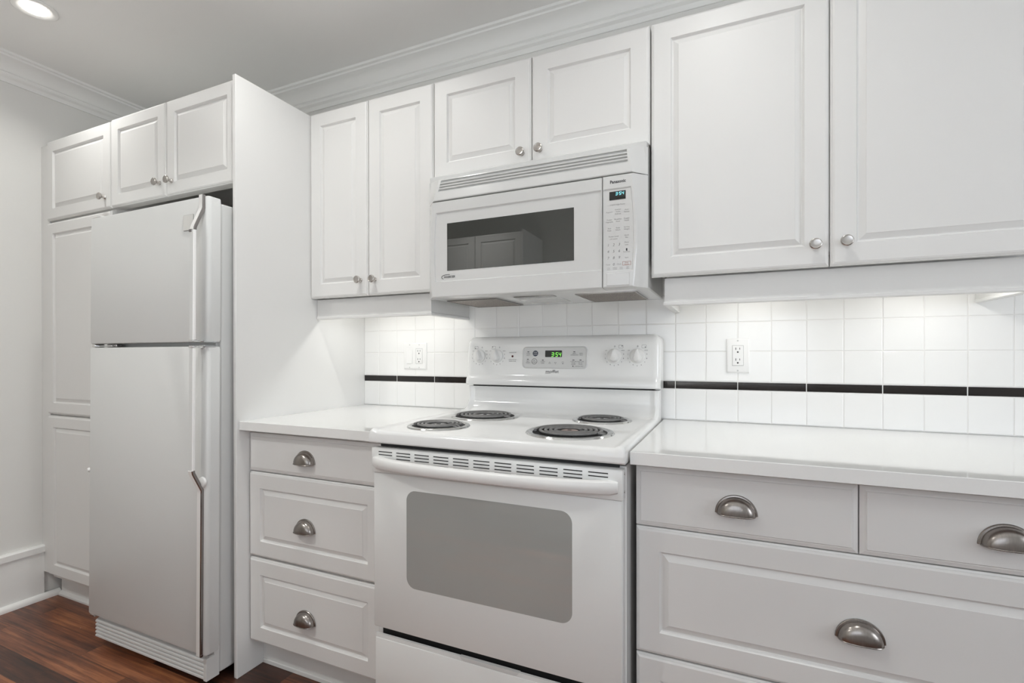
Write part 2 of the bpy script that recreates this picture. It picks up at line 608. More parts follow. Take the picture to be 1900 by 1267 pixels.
# ------------------------------------------------------------------ pantry, fridge cabinet, end panel
YP = -0.655
t = thing('pantry_cabinet', 'tall white pantry cabinet with three stacked raised-panel doors, in the corner left of the fridge', 'cabinet', (-2.67, -0.3, 0))
b = B()
b.box(-2.908, -2.399, -0.634, -0.008, 0.112, 2.142)
b.build('carcass', 'cab_in', t)
B().box(XL + 0.001, -2.9105, -0.642, -0.62, 0.128, 2.135).build('filler_strip', 'cab', t)
b = B().box(XL + 0.0345, -2.36, -0.585, -0.567, 0.0, 0.112)
b.prism([(-0.585, 0.0), (-0.599, 0.0), (-0.599, 0.008), (-0.594, 0.014), (-0.585, 0.018)], 'x', XL + 0.0345, -2.36)
b.build('toe_kick', 'cab', t)
doors(t, [(-2.909, -2.398, 1.774, 2.142), (-2.909, -2.398, 0.879, 1.764), (-2.909, -2.398, 0.130, 0.871)], YP,
      [(-2.437, 1.822), (-2.437, 0.94), (-2.437, 0.82)], frame=0.052)

t = thing('wall_cabinet', 'white two-door cabinet above the fridge with two small round knobs', 'cabinet', (-2.0, -0.3, 1.77))
b = B()
b.box(-2.395, -1.6195, -0.634, -0.008, 1.93, 2.143)
b.box(-2.395, -1.6195, -0.634, -0.606, 1.777, 1.9295)
b.box(-2.395, -2.379, -0.6055, -0.008, 1.777, 1.9295)
b.build('carcass', 'cab_in', t)
doors(t, [(-2.3945, -2.0255, 1.774, 2.146), (-2.0225, -1.6205, 1.774, 2.146)], YP, [(-2.063, 1.830), (-1.988, 1.828)], frame=0.05)

b = B().box(-1.6164, -1.6003, -0.674, -0.0005, 0.0, 2.1455, 0.0012, 1)
tag(b.build('end_panel', 'cab'), 'tall flat white end panel standing right of the fridge', 'panel')

# ------------------------------------------------------------------ refrigerator
fr = thing('refrigerator', 'white top-freezer fridge with chrome-trimmed handles on the right edge', 'refrigerator', (-1.98, -0.4, 0))
FX0, FX1, FY = -2.334, -1.624, -0.7735
b = B().box(FX0 + 0.008, -1.640, -0.712, -0.07, 0.03, 1.680, 0.008, 3)
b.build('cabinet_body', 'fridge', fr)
b = B()
for z0, z1 in ((1.196, 1.680), (0.125, 1.168)):
    b.box(FX0 + 0.012, -1.640, -0.727, -0.7115, z0, z1, 0.003, 1)
    b.box(FX0 + 0.016, -1.6365, -0.722, -0.7165, z0 + 0.003, z1 - 0.003)
b.build('door_gasket', 'gasket', fr)
B().box(FX0 + 0.03, -1.66, -0.718, -0.71, 1.17, 1.195).build('divider', 'gasket', fr)


def fridge_door(z0, z1):
    rings = []
    r = 0.014
    def plan(ins, fr_):
        return None
    pts = []
    # plan outline: rounded front corners, square back corners
    def outline(ins):
        o = [(FX0 + ins, -0.728), (FX0 + ins, FY + r)]
        for i in range(5):
            a = PI + PI / 2 * i / 4
            o.append((FX0 + r + (r - ins) * cos(a), FY + r + (r - ins) * sin(a)))
        for i in range(5):
            a = -PI / 2 + PI / 2 * i / 4
            o.append((FX1 - r + (r - ins) * cos(a), FY + r + (r - ins) * sin(a)))
        o += [(FX1 - ins, FY + r), (FX1 - ins, -0.728)]
        return o
    bb = B()
    lev = [(0.006, 0.0), (0.002, 0.0018), (0.0, 0.006)]
    for ins, h in lev:
        rings.append([(x, y, z0 + h) for x, y in outline(ins)])
    for ins, h in reversed(lev):
        rings.append([(x, y, z1 - h) for x, y in outline(ins)])
    bb.loft(rings, True, True, True)
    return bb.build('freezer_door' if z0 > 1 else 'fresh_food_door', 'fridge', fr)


def strip(path, x0, x1, th):
    """flat bar of width x0..x1 following (y, z) points, th thick towards +y"""
    bb = B()
    rings = []
    for i, (y, z) in enumerate(path):
        a = path[max(i - 1, 0)]
        c = path[min(i + 1, len(path) - 1)]
        d = Vector((c[0] - a[0], c[1] - a[1])).normalized()
        n = Vector((abs(d.y), -d.x * (1 if d.y > 0 else -1)))     # towards +y
        q = Vector((y, z)) + n * th
        rings.append([(x0 + 0.002, y, z), (x1 - 0.002, y, z), (x1, y + (q.x - y) * 0.25, z + (q.y - z) * 0.25), (x1, q.x, q.y), (x0, q.x, q.y), (x0, y + (q.x - y) * 0.25, z + (q.y - z) * 0.25)])
    bb.loft(rings, True, True, True)
    bb.m = [1 if i % 6 in (1, 2, 4, 5) else 0 for i in range(len(bb.m))]
    return bb


HX0, HX1 = -1.6590, -1.6375
fz = fridge_door(1.190, 1.690)
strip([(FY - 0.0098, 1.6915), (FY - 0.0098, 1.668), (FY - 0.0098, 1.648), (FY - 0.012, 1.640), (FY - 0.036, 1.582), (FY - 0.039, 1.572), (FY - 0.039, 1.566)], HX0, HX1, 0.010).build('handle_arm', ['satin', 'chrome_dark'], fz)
strip([(FY - 0.040, 1.565), (FY - 0.040, 1.197)], HX0 + 0.001, HX1, 0.009).build('handle_grip', ['fridge', 'plate'], fz)  # side faces get a paler white for the light they catch
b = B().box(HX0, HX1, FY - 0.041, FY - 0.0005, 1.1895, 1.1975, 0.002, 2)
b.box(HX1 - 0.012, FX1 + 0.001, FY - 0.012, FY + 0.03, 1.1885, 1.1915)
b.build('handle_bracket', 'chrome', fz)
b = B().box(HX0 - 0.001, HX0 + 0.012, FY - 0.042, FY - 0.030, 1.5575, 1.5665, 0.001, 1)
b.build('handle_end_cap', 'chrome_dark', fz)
b = B().box(-1.752, -1.697, FY - 0.0025, FY + 0.001, 1.578, 1.634, 0.002, 1)
b.box(-1.7505, -1.6985, FY - 0.0030, FY, 1.5795, 1.6325, mi=1)
b.build('maker_badge', ['badge_edge', 'badge'], fz)
B().box(FX0 + 0.006, FX0 + 0.065, FY + 0.004, -0.70, 1.6905, 1.6965, 0.002, 1).build('top_hinge', 'plastic', fz)

ff = fridge_door(0.122, 1.1755)
b = B().box(HX0, HX1, FY - 0.041, FY - 0.0005, 1.1685, 1.1765, 0.002, 2)
b.box(HX1 - 0.012, FX1 + 0.001, FY - 0.012, FY + 0.03, 1.1745, 1.1775)
b.build('handle_bracket', 'chrome', ff)
strip([(FY - 0.040, 1.168), (FY - 0.040, 0.757)], HX0 + 0.001, HX1, 0.009).build('handle_grip', ['fridge', 'plate'], ff)  # paler white sides again stand in for light on the grip
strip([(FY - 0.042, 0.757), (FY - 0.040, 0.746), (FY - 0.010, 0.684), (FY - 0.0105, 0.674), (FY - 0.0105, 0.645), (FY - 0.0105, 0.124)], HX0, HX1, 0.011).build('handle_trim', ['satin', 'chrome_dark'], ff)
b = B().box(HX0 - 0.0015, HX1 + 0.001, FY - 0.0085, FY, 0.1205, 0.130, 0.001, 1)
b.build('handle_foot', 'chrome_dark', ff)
b = B().lathe((HX1 - 0.006, FY + 0.001, 0.712), 'y', [(0.0001, 0.0), (0.019, 0.0), (0.017, -0.006), (0.010, -0.010), (0.0001, -0.011)], 20)
b.build('magnet_button', 'plastic', ff)
b = B().lathe((FX0 + 0.004, FY + 0.004, 0.690), 'y', [(0.0001, 0.0), (0.009, 0.0), (0.009, -0.005), (0.006, -0.009), (0.0001, -0.010)], 16)
b.build('door_bumper', 'plastic', ff)
b = B().box(FX0 + 0.010, FX0 + 0.032, FY + 0.004, -0.735, 1.1765, 1.1895, 0.003, 2)
b.box(FX0 + 0.03, FX0 + 0.13, FY + 0.012, -0.735, 1.179, 1.184, 0.001, 1)
b.box(FX0 + 0.085, FX0 + 0.15, FY + 0.018, -0.735, 1.1775, 1.1882, 0.002, 1, mi=1)
b.build('middle_hinge', ['chrome', 'chrome_dark'], fr)
B().box(FX0 + 0.004, FX0 + 0.030, FY + 0.006, -0.745, 0.108, 0.1205, 0.003, 2).build('bottom_hinge', 'nickel', fr)
# kick grille with five long louvres, end return and the step at its top right corner
b = B()
gx0, gx1 = FX0 + 0.030, FX1 - 0.018
b.box(gx0, gx1, -0.748, -0.720, 0.029, 0.106)
zz = 0.030
for k in range(5):
    b.prism([(-0.748, zz), (-0.7605, zz + 0.002), (-0.7605, zz + 0.008), (-0.750, zz + 0.0135), (-0.748, zz + 0.0135)], 'x', gx0, gx1 - 0.002)
    zz += 0.0142
b.box(gx1 - 0.012, gx1 + 0.004, -0.7610, -0.7135, 0.027, 0.104, 0.001, 1)
b.box(gx1 - 0.012, gx1 + 0.004, -0.7335, -0.7135, 0.104, 0.128, 0.001, 1)
b.build('kick_grille', 'fridge', fr)
for x in (FX0 + 0.08, FX1 - 0.1):
    for y in (-0.66, -0.15):
        B().lathe((x, y, 0.016), 'x', [(0.0001, -0.012), (0.016, -0.012), (0.016, 0.012), (0.0001, 0.012)], 16).build('roller', 'black', fr)
fr.rotation_euler = (math.radians(-0.5), 0, 0)
fr.location.z += 0.0015

# ------------------------------------------------------------------ base cabinets and counters
YD, YDL = -0.6155, -0.627
CT0, CT1, CY = 0.8825, 0.914, -0.664


def cups(parent, drawers, yf, kind):
    for i, (x0, x1, z0, z1, flat, cx, cz) in enumerate(drawers):
        mb = slab_mesh(x0, x1, z0, z1, yf) if flat else door_mesh(x0, x1, z0, z1, yf)
        d = mb.build('drawer', 'cab', parent, 14)
        cup_mesh(cx, cz, yf - 0.0002).build('cup_pull', 'pewter', d)


t = thing('base_cabinet', 'white three-drawer base cabinet between the end panel and the stove, one cup pull per drawer', 'cabinet', (-1.3, -0.3, 0))
B().box(-1.598, -0.998, YDL + 0.0195, -0.012, 0.105, 0.880).build('carcass', 'cab_in', t)
b = B().box(-1.5998, -1.0, -0.565, -0.548, 0.0, 0.105)
b.box(-1.5998, -1.0, -0.5695, -0.565, 0.0, 0.016, 0.0015, 1)
b.build('toe_kick', 'cab', t)
cups(t, [(-1.5985, -0.9995, 0.733, 0.869, True, -1.322, 0.780), (-1.5985, -0.9995, 0.425, 0.7285, False, -1.322, 0.5475), (-1.5985, -0.9995, 0.116, 0.418, False, -1.322, 0.236)], YDL, 0)
b = B().box(-1.5995, -0.9935, CY, -0.0064, CT0, CT1, 0.0012, 1)
tag(b.build('countertop', 'counter'), 'short glossy white countertop left of the stove, under the light switch', 'countertop')

t = thing('base_cabinet', 'wide white base cabinet right of the stove with two small drawers over wide drawers', 'cabinet', (0.25, -0.3, 0))
B().box(-0.217, 0.720, YD + 0.0195, -0.012, 0.105, 0.880).build('carcass', 'cab_in', t)
B().box(-0.217, 0.720, -0.565, -0.548, 0.0, 0.105).build('toe_kick', 'cab', t)
cups(t, [(-0.2175, 0.2485, 0.723, 0.870, True, 0.0115, 0.7785), (0.2515, 0.7205, 0.723, 0.870, True, 0.488, 0.7770),
         (-0.2175, 0.7205, 0.4055, 0.7195, False, 0.251, 0.542), (-0.2175, 0.7205, 0.112, 0.4015, False, 0.251, 0.236)], YD, 0)
t = thing('base_cabinet', 'plain white end cabinet carrying the far right end of the long countertop', 'cabinet', (1.0, -0.3, 0))
B().box(0.7225, 1.30, YD + 0.0195, -0.012, 0.105, 0.880).build('carcass', 'cab_in', t)
B().box(0.7225, 1.30, -0.565, -0.548, 0.0, 0.105).build('toe_kick', 'cab', t)
d = door_mesh(0.7235, 1.30, 0.112, 0.870, YD).build('door', 'cab', t, 14)
knob_mesh(0.765, 0.80, YD).build('knob', 'nickel', d)
b = B().box(-0.2234, 1.32, CY, -0.0064, CT0, CT1, 0.0012, 1)
tag(b.build('countertop', 'counter'), 'long glossy white countertop right of the stove, below the single outlet', 'countertop')

# ------------------------------------------------------------------ upper cabinets with light rails
YU, ZB, ZT = -0.338, 1.3835, 2.148


def light_rail(parent, x0, x1, left, right, bead=True):
    """board under the cabinet front at y = -.30 with returns to the wall where asked; small bead along the lower edge"""
    z0, z1 = 1.303, 1.3815
    bb = B()
    bb.box(x0, x1, -0.300, -0.284, z0, z1)
    bb.box(x0 - (0.004 if left else 0), x1 + (0.004 if right else 0), -0.3055, -0.281, z0 - 0.004, z0 + 0.007, 0.002, 1)
    if left:
        bb.box(x0, x0 + 0.016, -0.284, -0.0085, z0, z1)
        bb.box(x0 - 0.004, x0 + 0.019, -0.281, -0.0085, z0 - 0.004, z0 + 0.007, 0.002, 1)
    if right:
        bb.box(x1 - 0.016, x1, -0.284, -0.0085, z0, z1)
        bb.box(x1 - 0.019, x1 + 0.004, -0.281, -0.0085, z0 - 0.004, z0 + 0.007, 0.002, 1)
    bb.box(x0 + 0.001, x1 - 0.001, -0.2600, -0.248, z1 - 0.016, 1.4248)  # hidden blocks added to stop lamp light leaking over the rail
    bb.box(x0 + 0.001, x1 - 0.001, -0.2845, -0.2595, z1 - 0.020, z1 - 0.010)
    for a0, a1 in ((x0, x0 + 0.016), (x1 - 0.016, x1)):
        bb.box(a0, a1, -0.248, -0.0085, z1 - 0.001, 1.4248)
    return bb.build('light_rail', 'cab', parent, 25)


t = thing('wall_cabinet', 'white wall cabinet with two narrow tall doors, between the end panel and the microwave', 'cabinet', (-1.3, -0.17, 1.38))
B().box(-1.5985, -0.997, YU + 0.0195, -0.0085, 1.425, 2.1475).build('carcass', 'cab_in', t)
doors(t, [(-1.5995, -1.3005, ZB, ZT), (-1.2975, -0.9970, ZB, ZT)], YU, [(-1.334, 1.4445), (-1.263, 1.4430)])
light_rail(t, -1.5985, -1.030, False, True)

t = thing('wall_cabinet', 'short white wall cabinet with two square doors, directly above the microwave', 'cabinet', (-0.61, -0.17, 1.79))
B().box(-0.9950, -0.2235, YU + 0.0195, -0.0085, 1.790, 2.1475).build('carcass', 'cab_in', t)
doors(t, [(-0.9945, -0.6110, 1.7875, ZT), (-0.6080, -0.2240, 1.7875, ZT)], YU, [(-0.642, 1.8275), (-0.578, 1.8290)])

t = thing('wall_cabinet', 'large white wall cabinet with two big doors, right of the microwave', 'cabinet', (0.24, -0.17, 1.38))
B().box(-0.2205, 0.702, YU + 0.0195, -0.0085, 1.425, 2.1475).build('carcass', 'cab_in', t)
doors(t, [(-0.2195, 0.2385, ZB, ZT), (0.2420, 0.7020, ZB, ZT)], YU, [(0.205, 1.4405), (0.2745, 1.4430)])
light_rail(t, -0.185, 0.670, True, True)

# small round lamps under the two lower wall cabinets, behind their light rails
for x, where in ((-1.40, 'small round lamp under the narrow wall cabinet, beside the end panel'), (-1.17, 'small round lamp under the narrow wall cabinet, near the microwave'),
                 (0.06, 'small round lamp under the large wall cabinet, near the microwave'), (0.52, 'small round lamp under the large wall cabinet, at its right end')):
    t = thing('under_cabinet_light', where, 'lamp', (x, -0.205, 1.400), 'puck lights under the wall cabinets')
    B().lathe((x, -0.205, 1.3998), 'z', [(0.0001, 0.025), (0.034, 0.025), (0.034, -0.008), (0.028, -0.012), (0.0001, -0.012)], 24).build('housing', 'plastic', t)
    B().lathe((x, -0.205, 1.3876), 'z', [(0.0001, 0), (0.026, 0), (0.024, -0.0015), (0.0001, -0.002)], 24).build('lens', 'lamp', t)
    o = area_light('puck_glow', (x, -0.205, 1.3845), (0, 0, 0), 0.04, LW['PL'] if x < -0.6 else LW['PR'], LAMP_COL)
    attach(o, t)
    o.location = (0, 0, 1.3845 - 1.400)

# ------------------------------------------------------------------ range
RX0, RX1 = -0.9895, -0.2285
RC = (RX0 + RX1) / 2
rg = thing('range', 'white freestanding electric coil stove with oven, between the two countertops', 'stove', (RC, -0.35, 0))
b = B()
b.box(RX0 + 0.004, RX1 - 0.004, -0.660, -0.03, 0.07, 0.876, 0.002, 1)
b.box(RX0 + 0.03, RX1 - 0.03, -0.64, -0.05, 0.0, 0.07, mi=1)
b.build('oven_body', ['enamel', 'black'], rg)
B().box(RX0 + 0.02, RX1 - 0.02, -0.668, -0.659, 0.862, 0.888).build('gap_shade', 'black', rg)  # black box painted as the shade between cooktop and oven door


def rails(off, z0=0.888):
    """yz outline of the cooktop: apron, top, cove and riser"""
    pts = [(-0.665, z0), (-0.697, z0), (-0.7005, z0 + 0.004), (-0.7005, 0.914 + off), (-0.698, 0.9205 + off), (-0.6925, 0.9245 + off), (-0.685, 0.9258 + off)]
    yc, r = -0.088 - off, 0.055
    for i in range(9):
        a = -PI / 2 + PI / 2 * i / 8
        pts.append((yc - r + r * cos(a), 0.9258 + off + r + r * sin(a)))
    pts += [(yc, 1.0225), (-0.03, 1.0225), (-0.03, z0)]
    return pts


b = B()
xs = [(RX0 + 0.000, -0.010), (RX0 + 0.0015, -0.003), (RX0 + 0.005, 0.003), (RX0 + 0.011, 0.0055), (RX0 + 0.018, 0.004), (RX0 + 0.026, 0.0005), (RX0 + 0.034, 0.0)]
sect = xs + [(RX1 - (x - RX0), o) for x, o in reversed(xs)]
b.loft([[(x, y, z) for y, z in rails(o)] for x, o in sect], True, True, True)
ck = b.build('cooktop', 'enamel', rg, 40)


def spiral(cx, cy, z, r0, r1, turns, n=44):
    pts = []
    for i in range(int(turns * n) + 1):
        a = 2 * PI * i / n + 0.4
        r = r0 + (r1 - r0) * i / (turns * n)
        pts.append((cx + r * cos(a), cy + r * sin(a), z))
    return pts


for cx, cy, rp, rc, turns, warm in ((-0.837, -0.553, 0.0985, 0.0765, 4, 0), (-0.815, -0.277, 0.1265, 0.100, 5, 0), (-0.4217, -0.515, 0.1265, 0.100, 5, 1), (-0.3995, -0.2186, 0.1000, 0.0765, 4, 0)):
    z = 0.9258
    b = B().lathe((cx, cy, z), 'z', [(rp, 0.0003), (rp - 0.002, 0.0042), (rp - 0.007, 0.0058), (rp - 0.013, 0.0050), (rc + 0.007, 0.0026)], 56, cap0=False, cap1=False)
    b.lathe((cx, cy, z), 'z', [(rc + 0.007, 0.0026), (rc + 0.003, 0.0010), (rc * 0.7, 0.0005), (0.022, 0.0005), (0.0001, 0.0005)], 56, mi=1, cap0=False)
    pan = b.build('drip_pan', ['pan', 'black'], ck, 40)
    bb = B()
    bb.tube(spiral(cx, cy, z + 0.0078, 0.0335, rc - 0.0015, turns - 0.5), 0.0044, 8, flat=0.85)
    # the coil's two ends run out to the terminal block on the right
    for s in (-1, 1):
        bb.tube([(cx + rc * 0.9, cy + 0.010 * s - 0.02, z + 0.008), (cx + rc + 0.003, cy + 0.008 * s - 0.02, z + 0.006), (cx + rc + 0.007, cy + 0.007 * s - 0.02, z + 0.003)], 0.0030, 8)
    bb.build('coil', 'coil', ck)
    bb = B()
    for k in range(3):
        a = 2 * PI * k / 3 + 0.9
        ca, sa = cos(a), sin(a)
        P = [(0.018, -0.002), (rc - 0.002, -0.002), (rc - 0.002, 0.002), (0.018, 0.002)]
        bb.loft([[(cx + p * ca - q * sa, cy + p * sa + q * ca, z + h) for p, q in P] for h in (0.0012, 0.0040)], True, True, True)
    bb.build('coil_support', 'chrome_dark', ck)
    bb = B().lathe((cx, cy, z + 0.001), 'z', [(0.0001, 0), (0.0255, 0), (0.0255, 0.0045), (0.023, 0.0062), (0.0001, 0.0068)], 28)
    bb.box(cx - 0.005, cx + 0.005, cy - 0.0035, cy + 0.0035, z + 0.0070, z + 0.0086, mi=1)
    bb.build('medallion', ['copper' if warm else 'chrome', 'black'], ck)

# back guard: rounded console with a forward lip above the riser
PROF = [(-0.028, 1.030), (-0.120, 1.030), (-0.1265, 1.033), (-0.1275, 1.040), (-0.1255, 1.052), (-0.1195, 1.060), (-0.1150, 1.066), (-0.1125, 1.075), (-0.1020, 1.188), (-0.0990, 1.205), (-0.0930, 1.2155), (-0.083, 1.2205), (-0.070, 1.222), (-0.028, 1.222)]
b = B()
rr = 0.030
GX0, GX1 = RX0, -0.2215
sect = []
for i in range(9):
    a = PI / 2 * (1 - i / 8)
    sect.append((GX0 + rr - rr * sin(a), rr * (1 - cos(a))))
sect += [(GX0 + GX1 - x, d) for x, d in reversed(sect)]
rings = []
for x, d in sect:
    fz_ = (0.192 - d) / 0.192
    fy_ = (0.098 - d * 0.85) / 0.098
    rings.append([(x, -0.028 + (y + 0.028) * fy_, 1.030 + (z - 1.030) * fz_) for y, z in PROF])
b.loft(rings, True, True, True)
bg = b.build('back_guard', 'enamel', rg, 40)
B().box(RX0 + 0.02, RX1 - 0.02, -0.080, -0.03, 1.0220, 1.0305).build('guard_gap_shade', 'black', rg)  # black strip painted as the shade between riser and back guard


def yg(x, z, off=0.0006):
    t_ = (z - 1.075) / (1.188 - 1.075)
    return -0.1125 + t_ * 0.0105 - off


def on_guard(b, rings2d, offs, mi=0, cap=True):
    b.loft([[(x, yg(x, z, o), z) for x, z in R] for R, o in zip(rings2d, offs)], True, False, cap, mi)


KZ = 1.1445
for i, kx in enumerate((-0.9265, -0.8485, -0.3815, -0.3005)):
    y0 = yg(kx, KZ, 0.0)
    b = B().lathe((kx, y0, KZ), 'y', [(0.0001, 0), (0.0262, 0), (0.0262, -0.003), (0.0250, -0.0055), (0.0225, -0.0075), (0.0001, -0.0085)], 36)
    # tapered pointer grip
    def tear(wd, top, bot):
        P = []
        for k in range(13):
            a = PI + PI * k / 12
            P.append((kx + wd * cos(a), KZ - bot + wd * 0.9 + wd * 0.9 * sin(a)))
        P += [(kx + wd * 0.86, KZ), (kx + 0.0022, KZ + top), (kx - 0.0022, KZ + top), (kx - wd * 0.86, KZ)]
        return P
    b.loft([[(x, y0 - h, z) for x, z in tear(wd, tp, bt)] for wd, tp, bt, h in ((0.0165, 0.0258, 0.0215, 0.006), (0.0130, 0.0250, 0.0195, 0.016), (0.0105, 0.0225, 0.0175, 0.0245), (0.008, 0.0190, 0.0150, 0.0262))], True, False, True)
    b.build('control_knob', 'plastic', bg, 40)

# printed dial marks, one set of numbers and one burner symbol per knob
for kx, side, dx, px, pz in ((-0.9265, 'l', -0.016, -1, -1), (-0.8485, 'l', -0.016, -1, 1), (-0.3815, 'r', 0.023, 1, 1), (-0.3005, 'r', 0.023, 1, -1)):
    it = []
    for n in range(1, 10):
        a = math.radians(168 + (n - 1) * 25.5)
        it.append((str(n), kx + 0.0335 * cos(a), KZ - 0.003 + 0.0335 * sin(a), 0.0068))
    it.append(('LO', kx - 0.030, KZ + 0.0185, 0.0050))
    it.append(('HIGH', kx + 0.030, KZ + 0.0185, 0.0050))
    it.append(('0', kx + (0.010 if side == 'l' else 0.001), KZ + 0.0315, 0.0085))
    text_mesh(it, yg, bg, 'dial_lettering', 'ink')
    b = B()
    cx, cz = kx + dx, KZ + 0.0335
    R0, R1 = rrect(cx - 0.0080, cx + 0.0080, cz - 0.0058, cz + 0.0058, 0.002, 2), rrect(cx - 0.0074, cx + 0.0074, cz - 0.0052, cz + 0.0052, 0.0018, 2)
    b.loft([[(x, yg(x, z), z) for x, z in R] for R in (R0, R1)], True)
    b.quad([(cx + px * 0.0042 + 0.0018 * cos(a), yg(0, cz), cz + pz * 0.0024 + 0.0018 * sin(a)) for a in [2 * PI * k / 12 for k in range(12)]])
    b.build('burner_symbol', 'ink', bg)
text_mesh([('SURFACE ON', -0.781, 1.1565, 0.0050), ('COOKTOP ON', -0.781, 1.1290, 0.0050), ('WARM ZONE', -0.781, 1.1225, 0.0050)], yg, bg, 'indicator_lettering', 'ink')
b = B().lathe((-0.781, yg(0, 1.140, 0), 1.1435), 'y', [(0.0001, 0), (0.0042, 0), (0.0042, -0.0012), (0.003, -0.0022), (0.0001, -0.0026)], 18)
b.build('indicator_lamp', 'redlamp', bg)
text_mesh([('moffat', -0.6155, 1.0810, 0.0165, 0.0, 0.002, 'CENTER', 1.25)], yg, bg, 'logo_lettering', 'ink')
b = B()
b.tube([(-0.6425 + 0.020 * k / 6, yg(0, 1.0785) - 0.0002, 1.0785 + 0.0012 * (k / 6) ** 2) for k in range(7)], 0.0006, 6)
b.build('logo_swirl', 'ink', bg)

# electronic control panel
px0, px1, pz0, pz1 = -0.7340, -0.4840, 1.1010, 1.1755
b = B()
R = [rrect(px0 - e, px1 + e, pz0 - e, pz1 + e, 0.012 + e, 5) for e in (0.0045, 0.002, 0.0, -0.0012)]
on_guard(b, R, (0.0002, 0.0026, 0.0026, 0.0008))
cp = b.build('control_panel', 'mwplastic', bg, 30)


def yc2(x, z):
    return yg(x, z, 0.0014)


b = B()
b.loft([[(x, yg(x, z, o), z) for x, z in rrect(-0.6455 + e, -0.5785 - e, 1.1405 + e, 1.1655 - e, 0.002, 3)] for e, o in ((0, 0.0008), (0.0006, 0.0016))], True, False, True)
b.build('clock_display', 'disp', cp)
b = B()
seg_digits(b, '3:54', -0.6205, 1.1425, 0.0088, 0.0155, 0.0015, lambda x, z: yg(x, z, 0.0022), 0.0034)
b.build('clock_digits', 'led_green', cp)
b = B()
for cx, cz in ((-0.6850, 1.1545), (-0.6885, 1.1240)):
    navy = cz > 1.14
    C = lambda r: [(cx + r * cos(2 * PI * k / 28), cz + r * sin(2 * PI * k / 28)) for k in range(28)]
    if navy:
        b.quad([(x, yc2(x, z), z) for x, z in C(0.0112)], 0)
    else:
        b.loft([[(x, yc2(x, z), z) for x, z in C(r)] for r in (0.0112, 0.0098)], True, mi=1)
b.build('round_keys', ['navy', 'ink'], cp)
text_mesh([('STOP', -0.6850, 1.1560, 0.0058), ('CLEAR', -0.6850, 1.1497, 0.0056)], lambda x, z: yg(x, z, 0.0018), cp, 'key_lettering', 'inkwhite')
it = [('SET', -0.6885, 1.1252, 0.0058), ('START', -0.6885, 1.1190, 0.0056), ('OVEN', -0.7145, 1.1525, 0.0052), ('LIGHT', -0.7145, 1.1462, 0.0052), ('SELF', -0.7155, 1.1235, 0.0052), ('CLEAN', -0.7155, 1.1172, 0.0052),
      ('CLOCK', -0.6540, 1.1212, 0.0054), ('TIMER', -0.6540, 1.1150, 0.0048), ('BAKE', -0.5305, 1.1525, 0.0052), ('CONVECTION', -0.5305, 1.1466, 0.0044), ('BROIL', -0.5040, 1.1525, 0.0048), ('HI/LO', -0.5040, 1.1466, 0.0048),
      ('COOK TIME', -0.5330, 1.1225, 0.0046), ('SET OR', -0.5330, 1.1172, 0.0044), ('CANCEL', -0.5330, 1.1122, 0.0044), ('DELAY TIME', -0.5060, 1.1225, 0.0046), ('SET OR', -0.5060, 1.1172, 0.0044), ('CANCEL', -0.5060, 1.1122, 0.0044),
      ('CONTROL LOCK', -0.5110, 1.1052, 0.0040)]
text_mesh(it, yc2, cp, 'function_lettering', 'ink')
b = B()
for cx, cz in ((-0.7145, 1.1605), (-0.7155, 1.1320), (-0.6540, 1.1290), (-0.5305, 1.1600), (-0.5330, 1.1295), (-0.5060, 1.1295)):
    b.quad([(x, yc2(x, z), z) for x, z in rrect(cx - 0.0038, cx + 0.0038, cz - 0.0013, cz + 0.0013, 0.0004, 1)])
for s, cx in ((1, -0.6265), (-1, -0.6035)):
    for r0, r1 in ((0.0048, 0.0034),):
        tri = lambda r: [(cx + r * cos(PI / 2 * s + 2 * PI * k / 3), 1.1185 + r * sin(PI / 2 * s + 2 * PI * k / 3)) for k in range(3)]
        b.loft([[(x, yc2(x, z), z) for x, z in tri(r)] for r in (r0, r1)], True)
b.loft([[(-0.5740 + r * cos(2 * PI * k / 16), yc2(0, 1.12), 1.1205 + r * sin(2 * PI * k / 16)) for k in range(16)] for r in (0.0036, 0.0029)], True)
b.quad([(x, yc2(x, z), z) for x, z in rrect(-0.5757, -0.5723, 1.1145, 1.1165, 0.0003, 1)])
b.quad([(-0.5345 + 0.0022 * cos(2 * PI * k / 12), yc2(0, 1.106), 1.1067 + 0.0022 * sin(2 * PI * k / 12)) for k in range(12)])
b.build('key_symbols', 'ink', cp)

# oven door
OX0, OX1, OY = -0.9775, -0.2370, -0.692
b = B().box(OX0, OX1, OY, -0.662, 0.338, 0.7995, 0.004, 2)
od = b.build('oven_door', 'door_enamel', rg, 40)
b = B().prism(rrect(-0.8585, -0.3605, 0.4755, 0.7575, 0.030, 8), 'y', OY - 0.0006, OY + 0.002)
b.build('oven_window', 'ovglass', od, 30)
b = B()
b.box(OX0 - 0.003, OX1 + 0.003, OY - 0.006, -0.664, 0.8005, 0.8735, 0.003, 2)
vp = b.build('vent_panel', 'door_enamel', od, 40)
b = B()
for g in range(11):
    x0 = -0.9535 + 0.0636 * g
    nr = 2 if g in (0, 10) else 4
    for r in range(nr):
        z = 0.8635 - 0.0089 * r
        b.box(x0, x0 + 0.0485, OY - 0.0066, OY - 0.004, z - 0.0013, z + 0.0013)
b.build('vent_slots', 'slot', od)
b = B()
rings = []
NH = 40
hx0, hx1 = -0.9750, -0.2450
